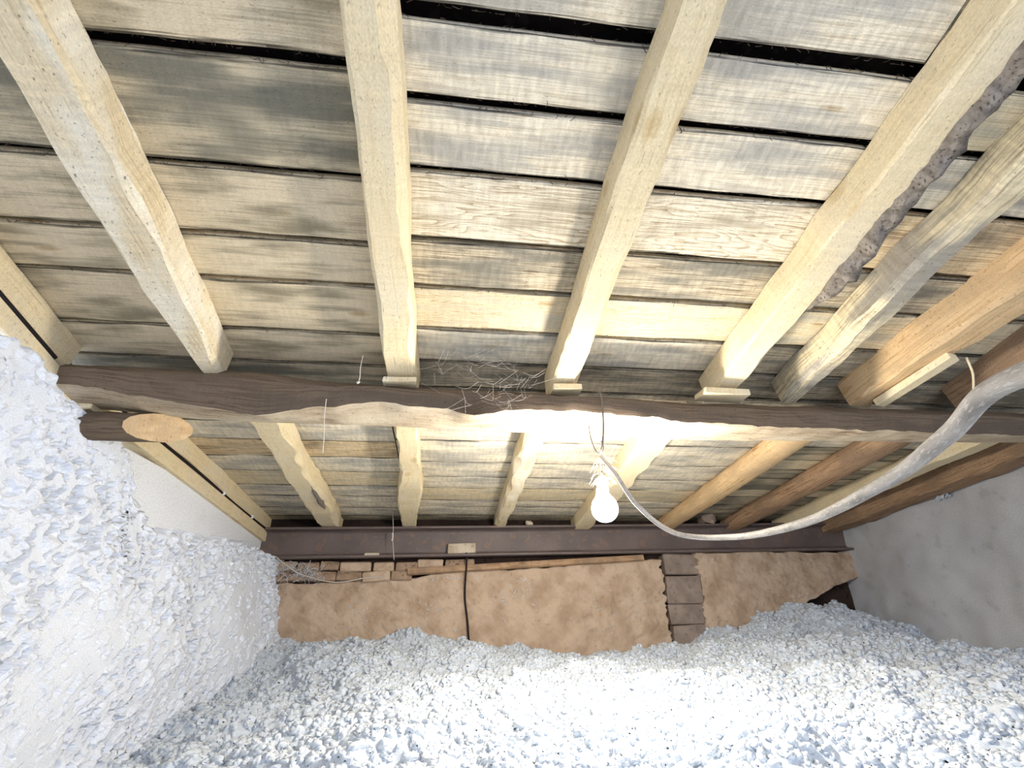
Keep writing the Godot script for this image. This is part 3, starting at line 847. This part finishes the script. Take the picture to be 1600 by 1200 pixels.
func build_far_wall() -> void:
	var w := Node3D.new()
	w.name = "wall_far"
	add_child(w)
	tag(w, "brown mud plastered end wall of adobe below the steel beam", "", "", "structure")
	slab("dark_core", Vector3(4.2, 2.0, 0.2), Transform3D(Basis(), Vector3(0.8, 0.6, -3.32)), M.soil, w)
	var top_l := [[-1.1, 0.765], [-0.87, 0.768], [-0.25, 0.787], [0.07, 0.828], [0.39, 0.832], [1.2, 0.889], [1.36, 0.895]]
	mud_panel(w, -1.1, 1.345, func(_x): return 0.25, func(x): return curve(top_l, x) + 0.008 * fn(x * 9.0, 2.0), 0.0, 0.02, M.mud)
	var low_r := [[1.57, 0.47], [1.75, 0.48], [1.975, 0.545], [2.2, 0.61], [2.56, 0.735], [2.75, 0.8]]
	mud_panel(w, 1.575, 2.75, func(x): return curve(low_r, x) + 0.006 * fn(x * 11.0, 8.0), func(x): return 0.93 + 0.01 * fn(x * 5.0, 1.0), 0.03, 0.0, M.mud)
	# recessed strip of grey bricks between the crack and the right panel
	var yy := 0.36
	var i := 0
	while yy < 0.9:
		var hgt: float = [0.15, 0.12, 0.16, 0.13][i % 4]
		var g := Geo.new()
		g.box(Vector3(0.225, hgt - 0.004, 0.09), 0.006, Transform3D.IDENTITY, 0.006, 2.0, Vector2(i * 0.3, i * 0.17), i)
		obj("brick", g, M.greybrick, w, Transform3D(Basis(Vector3(0, 0, 1), 0.03 * sin(i * 2.1)), Vector3(1.468 + 0.006 * sin(i * 5.0), yy + hgt * 0.5, -3.178 + 0.012 * sin(i * 3.3))))
		yy += hgt
		i += 1
	# two courses of small adobe bricks under the left half of the steel beam
	var rg := RandomNumberGenerator.new()
	rg.seed = 9
	for row in 2:
		var x := -0.98
		while x < (0.1 if row == 1 else -0.24):
			var wd := rg.randf_range(0.1, 0.19)
			var g := Geo.new()
			var y0 := 0.775 if row == 0 else 0.832
			var hh := 0.05 if row == 0 else 0.046
			g.box(Vector3(wd - 0.007, hh + 0.004, 0.09), 0.006, Transform3D.IDENTITY, 0.005, 2.0, Vector2(x, row), int(x * 50) + 100)
			obj("brick", g, M.mud2 if rg.randf() < 0.6 else M.mud, w, Transform3D(Basis(Vector3(0, 0, 1), rg.randf_range(-0.04, 0.04)), Vector3(x + wd * 0.5, y0 + hh * 0.5 + (0.012 if x > -0.3 else 0.0), -3.165 + rg.randf_range(-0.01, 0.012))))
			x += wd
	var fk := Geo.new()
	for q in [[-0.45, 0.62, 26, 0.22], [0.35, 0.68, 20, 0.14], [0.47, 0.72, 18, 0.06], [-0.1, 0.6, 20, 0.2], [0.0, 0.8, 24, 0.4], [1.0, 0.6, 16, 0.3]]:
		for k: int in q[2]:
			var a := Vector3(q[0] + rg.randfn() * q[3] * 0.4, q[1] + rg.randfn() * 0.05, 0)
			a.z = mud_surface(a.x, a.y) + 0.002
			var d := Vector3(rg.randf_range(-1, 1), rg.randf_range(-1, 1), 0.2) * rg.randf_range(0.003, 0.012)
			strand(fk, [a - d, a, a + d], rg.randf_range(0.0012, 0.0036))
	obj("fluff_fleck", fk, M.fluff_bit, w).set_meta("kind", "stuff")
	# steel channel lying on the wall: open side to the room
	var ch := thing("steel_channel", "long dark brown steel channel beam on top of the mud wall", "beam", Transform3D(Basis(), Vector3(-1.15, 0.9, -3.13)))
	var g := Geo.new()
	# profile (z, y) facing +z, swept along x with the slight rise it has to the right
	var prof := [Vector2(-0.03, 0.168), Vector2(0.052, 0.168), Vector2(0.056, 0.164), Vector2(0.056, 0.155), Vector2(0.008, 0.146), Vector2(0.0, 0.138), Vector2(0.0, 0.022), Vector2(0.008, 0.012), Vector2(0.056, 0.004), Vector2(0.056, -0.005), Vector2(0.052, -0.009), Vector2(-0.03, -0.009)]
	for k in prof.size() - 1:
		var rows := []
		var uvs := []
		for j in 41:
			var x := 3.98 * j / 40.0
			var lift := 0.035 * x / 3.98 + 0.012 * ss(0.0, 4.0, x)
			rows.push_back(PackedVector3Array([Vector3(x, prof[k].y + lift, prof[k].x), Vector3(x, prof[k + 1].y + lift, prof[k + 1].x)]))
			uvs.push_back(PackedVector2Array([Vector2(x, k * 0.2), Vector2(x, k * 0.2 + prof[k].distance_to(prof[k + 1]))]))
		g.grid(rows, uvs, false, false)
	obj("channel_section", g, M.steel, ch)
	# lath tucked under the channel
	var lath := Geo.new()
	lath.box(Vector3(1.46, 0.034, 0.02), 0.003, Transform3D.IDENTITY, 0.004, 1.0, Vector2.ZERO, 3)
	var lo := obj("wooden_lath", lath, M.browned, self, Transform3D(Basis(Vector3(0, 0, 1), 0.052), Vector3(0.49, 0.858, -3.105)))
	tag(lo, "thin reddish brown wooden lath slanting under the steel channel", "lath")
	var cb := Geo.new()
	cb.tube(smooth_path([Vector3(0.105, 0.93, -3.085), Vector3(0.108, 0.86, -3.085), Vector3(0.103, 0.692, -3.108), Vector3(0.122, 0.55, -3.108), Vector3(0.138, 0.38, -3.1)], 6), PackedFloat32Array([0.0055]), 8)
	tag(obj("black_cable", cb, M.blackcord), "black cable running straight down the brown mud wall into the insulation", "cable")

func crust_top(z: float) -> float:
	var t := [[-3.2, 0.89], [-3.0, 0.915], [-2.87, 0.935], [-2.2, 0.885], [-1.93, 0.865], [-1.80, 0.93], [-1.72, 1.06], [-1.66, 1.095], [-1.5, 1.108], [-1.40, 1.118], [-1.33, 1.165], [-1.27, 1.188], [-1.1, 1.186], [0.0, 1.35], [1.4, 1.7]]
	return curve(t, z)

func crust_x(z: float, y: float) -> float:
	var x := -1.066 + 0.10 * ss(1.0, 0.35, y) + 0.065 * ss(-2.1, -3.15, z)
	x += 0.018 * fn(z * 2.0, y * 2.0, 4.0) + 0.005 * fn(z * 6.0, y * 6.0, 7.0)
	# torn flakes: plateaus with sharp lower rims, drawn out along one diagonal
	var u := (-z * 0.8 + y * 0.6)
	var w := (z * 0.6 + y * 0.8)
	var dens := ss(-0.65, 0.1, fn(z * 1.7 + 4.0, y * 1.7, 12.0))
	var f := fn(u * 18.0, w * 42.0, 2.0) + 0.45 * fn(u * 46.0, w * 80.0, 6.0)
	var lift := fn(u * 12.0 + 30.0, w * 22.0, 8.0) + 0.4 * fn(u * 38.0, w * 56.0, 9.0)
	x += 0.008 * ss(0.12, 0.2, lift) * dens + 0.006 * ss(0.5, 0.56, lift)
	x -= 0.022 * ss(-0.5 + 0.2 * dens, -0.56 + 0.2 * dens, f) * (0.35 + 0.65 * dens)
	x += 0.0012 * fn(z * 60.0, y * 60.0, 3.0) * dens
	return x

func build_insulation() -> void:
	# sprayed crust on the left wall
	var g := Geo.new()
	var rows := []
	var uvs := []
	var zz := -3.13
	while zz < 1.3:
		var top := crust_top(zz) + 0.018 * fn(zz * 9.0, 2.0) + 0.012 * fn(zz * 30.0, 5.0)
		var row := PackedVector3Array()
		var ur := PackedVector2Array()
		var K := 240
		for k in K + 3:
			var t := minf(k / float(K), 1.0)
			var y := top * t
			var x := crust_x(zz, y)
			x += 0.010 * ss(top - 0.07, top - 0.01, y) * fn(zz * 24.0, y * 24.0, 1.0)
			if k > K:
				x = lerpf(x, -1.1, (k - K) / 2.0)
				y += 0.004 * (k - K) + 0.006 * fn(zz * 50.0, k * 3.0)
			elif k == K:
				x -= 0.008
			row.push_back(Vector3(x, y, zz + (0.008 * fn(y * 50.0, zz * 20.0) if zz > -3.1 else 0.0)))
			ur.push_back(Vector2(zz, -y))
		rows.push_back(row)
		uvs.push_back(ur)
		zz += 0.0046 if zz < -0.7 else 0.03
	g.grid(rows, uvs, false, true)
	var cr := obj("insulation_crust", g, M.spray)
	tag(cr, "crust of sprayed white cellulose insulation covering the left wall", "insulation", "", "stuff")
	# loose fill on the floor
	var gf := Geo.new()
	var fr := []
	var fu := []
	var xs := PackedFloat32Array()
	var xx := -1.06
	while xx < 2.72:
		xs.push_back(xx)
		xx += 0.0065
	# coarse base, then detail
	var z := -3.2
	while z < 1.35:
		var row := PackedVector3Array()
		var ur := PackedVector2Array()
		var bs := PackedFloat32Array()
		var j := 0
		while j <= xs.size() + 8:
			bs.push_back(floor_base(-1.06 + j * 0.0065, z))
			j += 8
		for k in xs.size():
			var q := k / 8
			var b := lerpf(bs[q], bs[q + 1], (k % 8) / 8.0)
			var x := xs[k]
			row.push_back(Vector3(x, floor_y(x, z, b), z))
			ur.push_back(Vector2(x, z))
		fr.push_back(row)
		fu.push_back(ur)
		z += 0.0065 if z < -0.75 else 0.035
	gf.grid(fr, fu, false, true)
	var fl := obj("loose_insulation", gf, M.fluff)
	tag(fl, "deep bed of loose white cellulose fluff over the attic floor", "insulation", "", "stuff")
	# clumps lying on it
	var lump := Geo.new()
	var lr := []
	var lu := []
	for r in 10:
		var a := PI * r / 9.0
		var row := PackedVector3Array()
		var ur := PackedVector2Array()
		for k in 14:
			var b := TAU * k / 13.0
			var d := Vector3(sin(a) * cos(b), cos(a), -sin(a) * sin(b))
			if k == 13: d = Vector3(sin(a), cos(a), 0)
			row.push_back(d * (1.0 + 0.35 * fn(d.x * 1.6 + 5.0, d.y * 1.6, d.z * 1.6) + 0.22 * fn(d.x * 4.0, d.y * 4.0 + 3.0, d.z * 4.0)))
			ur.push_back(Vector2(k / 13.0, a))
		lr.push_back(row)
		lu.push_back(ur)
	lump.grid(lr, lu, true, true)
	var mm := MultiMesh.new()
	mm.transform_format = MultiMesh.TRANSFORM_3D
	mm.mesh = lump.mesh(M.fluff_bit)
	var rg := RandomNumberGenerator.new()
	rg.seed = 5
	var N := 30000
	mm.instance_count = N
	for i in N:
		var px := rg.randf_range(-1.0, 2.64)
		var pz := -3.13 + 2.3 * pow(rg.randf(), 0.9)
		var s := rg.randf_range(0.0055, 0.0125)
		if rg.randf() < 0.08: s *= 1.5
		var py := floor_y(px, pz, floor_base(px, pz)) - s * 0.1
		var bb := Basis.from_euler(Vector3(rg.randf() * TAU, rg.randf() * TAU, 0)) * Basis.from_scale(Vector3(s * rg.randf_range(0.7, 1.5), s * rg.randf_range(0.5, 1.0), s * rg.randf_range(0.7, 1.4)))
		mm.set_instance_transform(i, Transform3D(bb, Vector3(px, py, pz)))
	var mi := MultiMeshInstance3D.new()
	mi.name = "fluff_clump"
	mi.multimesh = mm
	mi.set_meta("kind", "stuff")
	fl.add_child(mi, true)

func build_lamp(at: Vector3, energy: float, col: Color) -> void:
	var b := thing("light_bulb", "bare glowing bulb hanging from the cord below the log beam", "bulb", Transform3D(Basis(), at))
	var glow := StandardMaterial3D.new()
	glow.albedo_color = Color.WHITE
	glow.emission_enabled = true
	glow.emission = Color(1, 0.98, 0.95)
	glow.emission_energy_multiplier = 3.0
	var prof := PackedVector2Array()
	for i in 25:
		var t := i / 24.0
		var y := lerpf(-0.042, 0.058, t)
		var r := sqrt(maxf(0.0, 0.042 * 0.042 - y * y)) if y < 0.016 else lerpf(0.0388, 0.015, ss(0.016, 0.058, y))
		prof.push_back(Vector2(maxf(r, 0.0004), y))
	var g := Geo.new()
	g.lathe(prof, 32)
	obj("globe", g, glow, b)
	var gs := Geo.new()
	gs.lathe(PackedVector2Array([Vector2(0.0005, 0.054), Vector2(0.0165, 0.055), Vector2(0.0175, 0.062), Vector2(0.0175, 0.095), Vector2(0.014, 0.102), Vector2(0.006, 0.108), Vector2(0.0035, 0.118), Vector2(0.0005, 0.119)]), 20)
	obj("lamp_holder", gs, mat(null, c8(206, 200, 190), 0.6), b)
	var l := OmniLight3D.new()
	l.name = "bulb_light"
	l.light_energy = energy
	l.light_color = col
	l.omni_range = 12.0
	l.omni_attenuation = 2.0
	l.light_size = 0.042
	l.shadow_enabled = true
	b.add_child(l)
	# thin cord from the beam top, down its face, to the bulb
	var gc := Geo.new()
	gc.tube(smooth_path([Vector3(0.458, 1.213, -1.385), Vector3(0.460, 1.19, -1.355), Vector3(0.457, 1.10, -1.35), Vector3(0.452, 1.03, -1.365), Vector3(0.458, 1.01, -1.42), Vector3(0.479, 0.977, -1.488)], 8), PackedFloat32Array([0.0028]), 8)
	tag(obj("lamp_cord", gc, M.cord), "thin grey cord running down the log face to the glowing bulb", "cord")
	var gh := Geo.new()
	gh.tube(smooth_path([Vector3(0.437, 1.125, -1.44), Vector3(0.44, 1.075, -1.44), Vector3(0.449, 1.025, -1.425), Vector3(0.462, 1.018, -1.41), Vector3(0.466, 1.035, -1.4), Vector3(0.458, 1.05, -1.395)], 8), PackedFloat32Array([0.0017]), 6)
	tag(obj("wire_hook", gh, M.cord), "bent wire hook under the log holding the lamp cord", "hook")
	var gp := Geo.new()
	gp.tube(smooth_path([Vector3(0.452, 1.0, -1.395), Vector3(0.468, 0.93, -1.33), Vector3(0.496, 0.822, -1.26), Vector3(0.556, 0.74, -1.19), Vector3(0.585, 0.700, -0.99), Vector3(0.497, 0.668, -0.66), Vector3(0.403, 0.660, -0.41), Vector3(0.345, 0.662, -0.285), Vector3(0.291, 0.660, -0.195), Vector3(0.21, 0.61, -0.04), Vector3(0.17, 0.5, 0.1)], 12), PackedFloat32Array([0.0061]), 12)
	tag(obj("sheathed_cable", gp, M.sheath), "dusty pale cable sagging from the bulb across the right side", "cable")

func strand(g: Geo, pts: Array, r: float) -> void:
	g.tube(smooth_path(pts, 4), PackedFloat32Array([r]), 4)

func build_small() -> void:
	var rg := RandomNumberGenerator.new()
	rg.seed = 21
	# shims between rafters and log
	var list := [
		[Vector3(-0.17, 1.217, -1.385), Vector3(0.1, 0.014, 0.06), 0.0, "thin wooden shim under the end of the straight knotty rafter", M.hewn],
		[Vector3(0.352, 1.214, -1.385), Vector3(0.092, 0.018, 0.06), 0.0, "thin wooden shim under the rafter that ends just left of the lamp cord", M.pine],
		[Vector3(0.88, 1.212, -1.375), Vector3(0.16, 0.02, 0.07), 0.06, "splintered wooden shim under the bark edged rafter", M.pine]]
	for e in list:
		var g := Geo.new()
		g.box(e[1], 0.002, Transform3D.IDENTITY, 0.003, 1.0, Vector2(e[0].x, 0), 7)
		tag(obj("shim", g, e[4], self, Transform3D(Basis(Vector3(0, 1, 0), e[2]), e[0])), e[3], "shim", "shims on the log")
	var gw := Geo.new()
	gw.box(Vector3(0.04, 0.024, 0.26), 0.002, Transform3D.IDENTITY, 0.004, 1.0, Vector2.ZERO, 4)
	tag(obj("wedge", gw, M.pine, self, near_frame(1.50, -0.022, 0.13) * Transform3D(Basis(Vector3(0, 1, 0), 0.25), Vector3.ZERO)), "long pale wooden wedge under the thick orange rafter", "wedge")
	# plate and black cable along the top of the left wall
	var gp := Geo.new()
	gp.box(Vector3(0.05, 0.06, 2.4), 0.003, Transform3D.IDENTITY, 0.003)
	tag(obj("wall_plate", gp, M.pine, self, near_frame(-1.145, -0.035, 1.12)), "pale board under the rafter on the left wall, nearer the camera", "board", "boards on the left wall")
	var gq := Geo.new()
	gq.box(Vector3(0.06, 0.06, 1.75), 0.003, Transform3D.IDENTITY, 0.003)
	tag(obj("wall_plate", gq, M.pine, self, far_frame(-1.105, -0.045, 0.8)), "pale board along the left wall beyond the log stub", "board", "boards on the left wall")
	var k1 := Geo.new()
	k1.tube(PackedVector3Array([near_frame(-1.118, -0.004, 0.06).origin, near_frame(-1.12, -0.003, 1.0).origin, near_frame(-1.12, -0.004, 2.3).origin]), PackedFloat32Array([0.006]), 8)
	tag(obj("black_wire", k1, M.blackcord), "black wire between board and rafter on the near left wall", "wire", "wires on the left wall")
	var k2 := Geo.new()
	k2.tube(smooth_path([far_frame(-1.075, -0.012, 1.6).origin, far_frame(-1.070, -0.010, 1.0).origin, far_frame(-1.078, -0.012, 0.5).origin, far_frame(-1.07, -0.012, -0.03).origin], 6), PackedFloat32Array([0.006]), 8)
	var wire2 := obj("black_wire", k2, M.blackcord)
	for t: float in [1.36, 0.7, 0.3]:
		var cl := Geo.new()
		cl.box(Vector3(0.018, 0.018, 0.012), 0.003, far_frame(-1.072, -0.011, t))
		obj("clip", cl, M.plaster, wire2)
	tag(wire2, "black wire clipped along the rafter on the far left wall", "wire", "wires on the left wall")
	# bits lying on the steel channel
	var gb := Geo.new()
	gb.box(Vector3(0.165, 0.056, 0.035), 0.004, Transform3D.IDENTITY, 0.004, 2.0)
	tag(obj("wood_block", gb, M.stone, self, Transform3D(Basis(), Vector3(0.075, 0.949, -3.1))), "pale square block standing in the steel channel", "block")
	var gs := Geo.new()
	gs.box(Vector3(0.085, 0.016, 0.018), 0.004, Transform3D.IDENTITY, 0.002)
	tag(obj("stick", gs, M.stone, self, Transform3D(Basis(Vector3(0, 1, 0), 0.2), Vector3(-0.45, 0.916, -3.09))), "small pale stick lying in the left half of the steel channel", "stick")
	var rocks := [[0.5, 0.05, "small pale stone on the steel channel, left of the bulb"], [0.86, 0.04, "flat pale chip on the steel channel under the bulb"], [1.68, 0.13, "large grey stone wedged between the two pole rafters"], [1.95, 0.05, "small pinkish stone chip by the brown pole rafter"], [2.3, 0.06, "pale mortar lump on the right end of the channel"]]
	for i in rocks.size():
		var g := Geo.new()
		var s: float = rocks[i][1]
		g.box(Vector3(s, s * 0.6, s * 0.7), s * 0.16, Transform3D.IDENTITY, s * 0.1, 3.0, Vector2.ZERO, i * 3 + 1)
		tag(obj("stone", g, M.stone if i != 2 else M.greybrick, self, Transform3D(Basis(Vector3(0, 1, 0), i * 0.7), Vector3(rocks[i][0], 1.066 + 0.013 * (rocks[i][0] + 1.15) + s * 0.3, -3.115))), rocks[i][2], "stone", "stones on the steel channel")
	# cobwebs
	var w1 := Geo.new()
	for i in 75:
		var a := Vector3(rg.randf_range(-0.06, 0.24), rg.randf_range(1.14, 1.3), 0)
		a.z = -1.34 + (a.y - 1.14) * 0.1 + rg.randf_range(-0.02, 0.03)
		var d := Vector3(rg.randf_range(-0.1, 0.1), rg.randf_range(-0.05, 0.05), rg.randf_range(-0.02, 0.02))
		strand(w1, [a, a + d * 0.5 + Vector3(0, rg.randf_range(-0.025, 0.005), 0), a + d], rg.randf_range(0.00015, 0.0004))
	tag(obj("cobweb", w1, M.web), "tangled cobweb over the knot hole in the middle of the log", "cobweb", "", "thing")
	var w2 := Geo.new()
	strand(w2, [Vector3(-0.37, 1.14, -1.345), Vector3(-0.366, 1.08, -1.34), Vector3(-0.358, 1.02, -1.34), Vector3(-0.355, 0.975, -1.34)], 0.0011)
	tag(obj("cobweb_thread", w2, M.web), "long pale cobweb thread hanging from the left part of the log", "cobweb", "hanging cobweb threads")
	var w3 := Geo.new()
	strand(w3, [Vector3(-0.28, 1.28, -1.33), Vector3(-0.283, 1.24, -1.33), Vector3(-0.281, 1.205, -1.33), Vector3(-0.286, 1.185, -1.33)], 0.0012)
	strand(w3, [Vector3(-0.287, 1.192, -1.33), Vector3(-0.284, 1.188, -1.33), Vector3(-0.281, 1.193, -1.33)], 0.003)
	tag(obj("cobweb_thread", w3, M.web), "short knotted cobweb thread left of the straight knotty rafter", "cobweb", "hanging cobweb threads")
	var w4 := Geo.new()
	strand(w4, [Vector3(-0.35, 1.2, -3.03), Vector3(-0.332, 1.06, -3.03), Vector3(-0.33, 1.0, -3.03), Vector3(-0.312, 0.88, -3.03)], 0.0018)
	strand(w4, [Vector3(-0.334, 1.03, -3.03), Vector3(-0.330, 1.01, -3.03), Vector3(-0.333, 0.985, -3.03)], 0.005)
	tag(obj("cobweb_thread", w4, M.web), "dusty cobweb thread hanging in front of the steel channel", "cobweb", "hanging cobweb threads")
	var w5 := Geo.new()
	for i in 90:
		var an := rg.randf_range(-1.2, 1.2)
		var a := Vector3(0.479, 0.95, -1.49) + Vector3(rg.randf_range(-0.015, 0.015), rg.randf_range(0.0, 0.08), 0.01)
		var e := a + Vector3(sin(an) * 0.06, -0.02 - 0.05 * cos(an) * rg.randf(), rg.randf_range(-0.02, 0.04)) * rg.randf_range(0.4, 1.0)
		strand(w5, [a, (a + e) * 0.5 + Vector3(0, 0.008, 0), e], rg.randf_range(0.00015, 0.0004))
	tag(obj("cobweb", w5, M.web), "lit cobweb fan around the holder of the glowing bulb", "cobweb")
	# twine and fluff in the far left corner
	var tw := Geo.new()
	strand(tw, [Vector3(-0.97, 0.9, -3.04), Vector3(-0.9, 0.85, -3.06), Vector3(-0.83, 0.81, -3.07), Vector3(-0.7, 0.775, -3.09), Vector3(-0.6, 0.768, -3.1), Vector3(-0.47, 0.79, -3.1), Vector3(-0.37, 0.795, -3.1)], 0.0028)
	tag(obj("twine", tw, M.web), "loose pale twine trailing along the bricks in the left corner", "twine")
	var fl := Geo.new()
	for i in 130:
		var q := rg.randf()
		var a := Vector3(-0.95 + q * 0.24, 0.84 - 0.07 * rg.randf() + 0.05 * (1.0 - q) * rg.randf(), -3.1 + rg.randf() * 0.04)
		var d := Vector3(rg.randf_range(-1, 1), rg.randf_range(-1, 1), rg.randf_range(-0.4, 0.6)) * 0.035
		strand(fl, [a, a + d * 0.5 + Vector3(0.004, 0.006, 0), a + d], rg.randf_range(0.0005, 0.0014))
	tag(obj("fibre_tuft", fl, M.fluff_bit), "matted white fibre tuft stuck in the corner beside the crust", "insulation", "", "stuff")
	var st := Geo.new()
	strand(st, [Vector3(1.6, 1.275, -1.16), Vector3(1.606, 1.25, -1.165), Vector3(1.614, 1.22, -1.175), Vector3(1.602, 1.17, -1.185)], 0.004)
	tag(obj("straw", st, M.pine), "curled straw hanging from the deck near the wooden wedge", "straw")
	var ft := Geo.new()
	for i in 40:
		var a := Vector3(2.645, 1.13, -2.32) + Vector3(rg.randf_range(-0.015, 0.01), rg.randf_range(-0.025, 0.025), rg.randf_range(-0.03, 0.03))
		var d := Vector3(rg.randf_range(-1, 0.4), rg.randf_range(-1, 1), rg.randf_range(-1, 1)) * 0.02
		strand(ft, [a, a + d * 0.5, a + d], rg.randf_range(0.002, 0.005))
	tag(obj("fluff_tuft", ft, M.fluff_bit), "white fluff tuft stuck to the top of the grey cement wall", "insulation", "", "stuff")
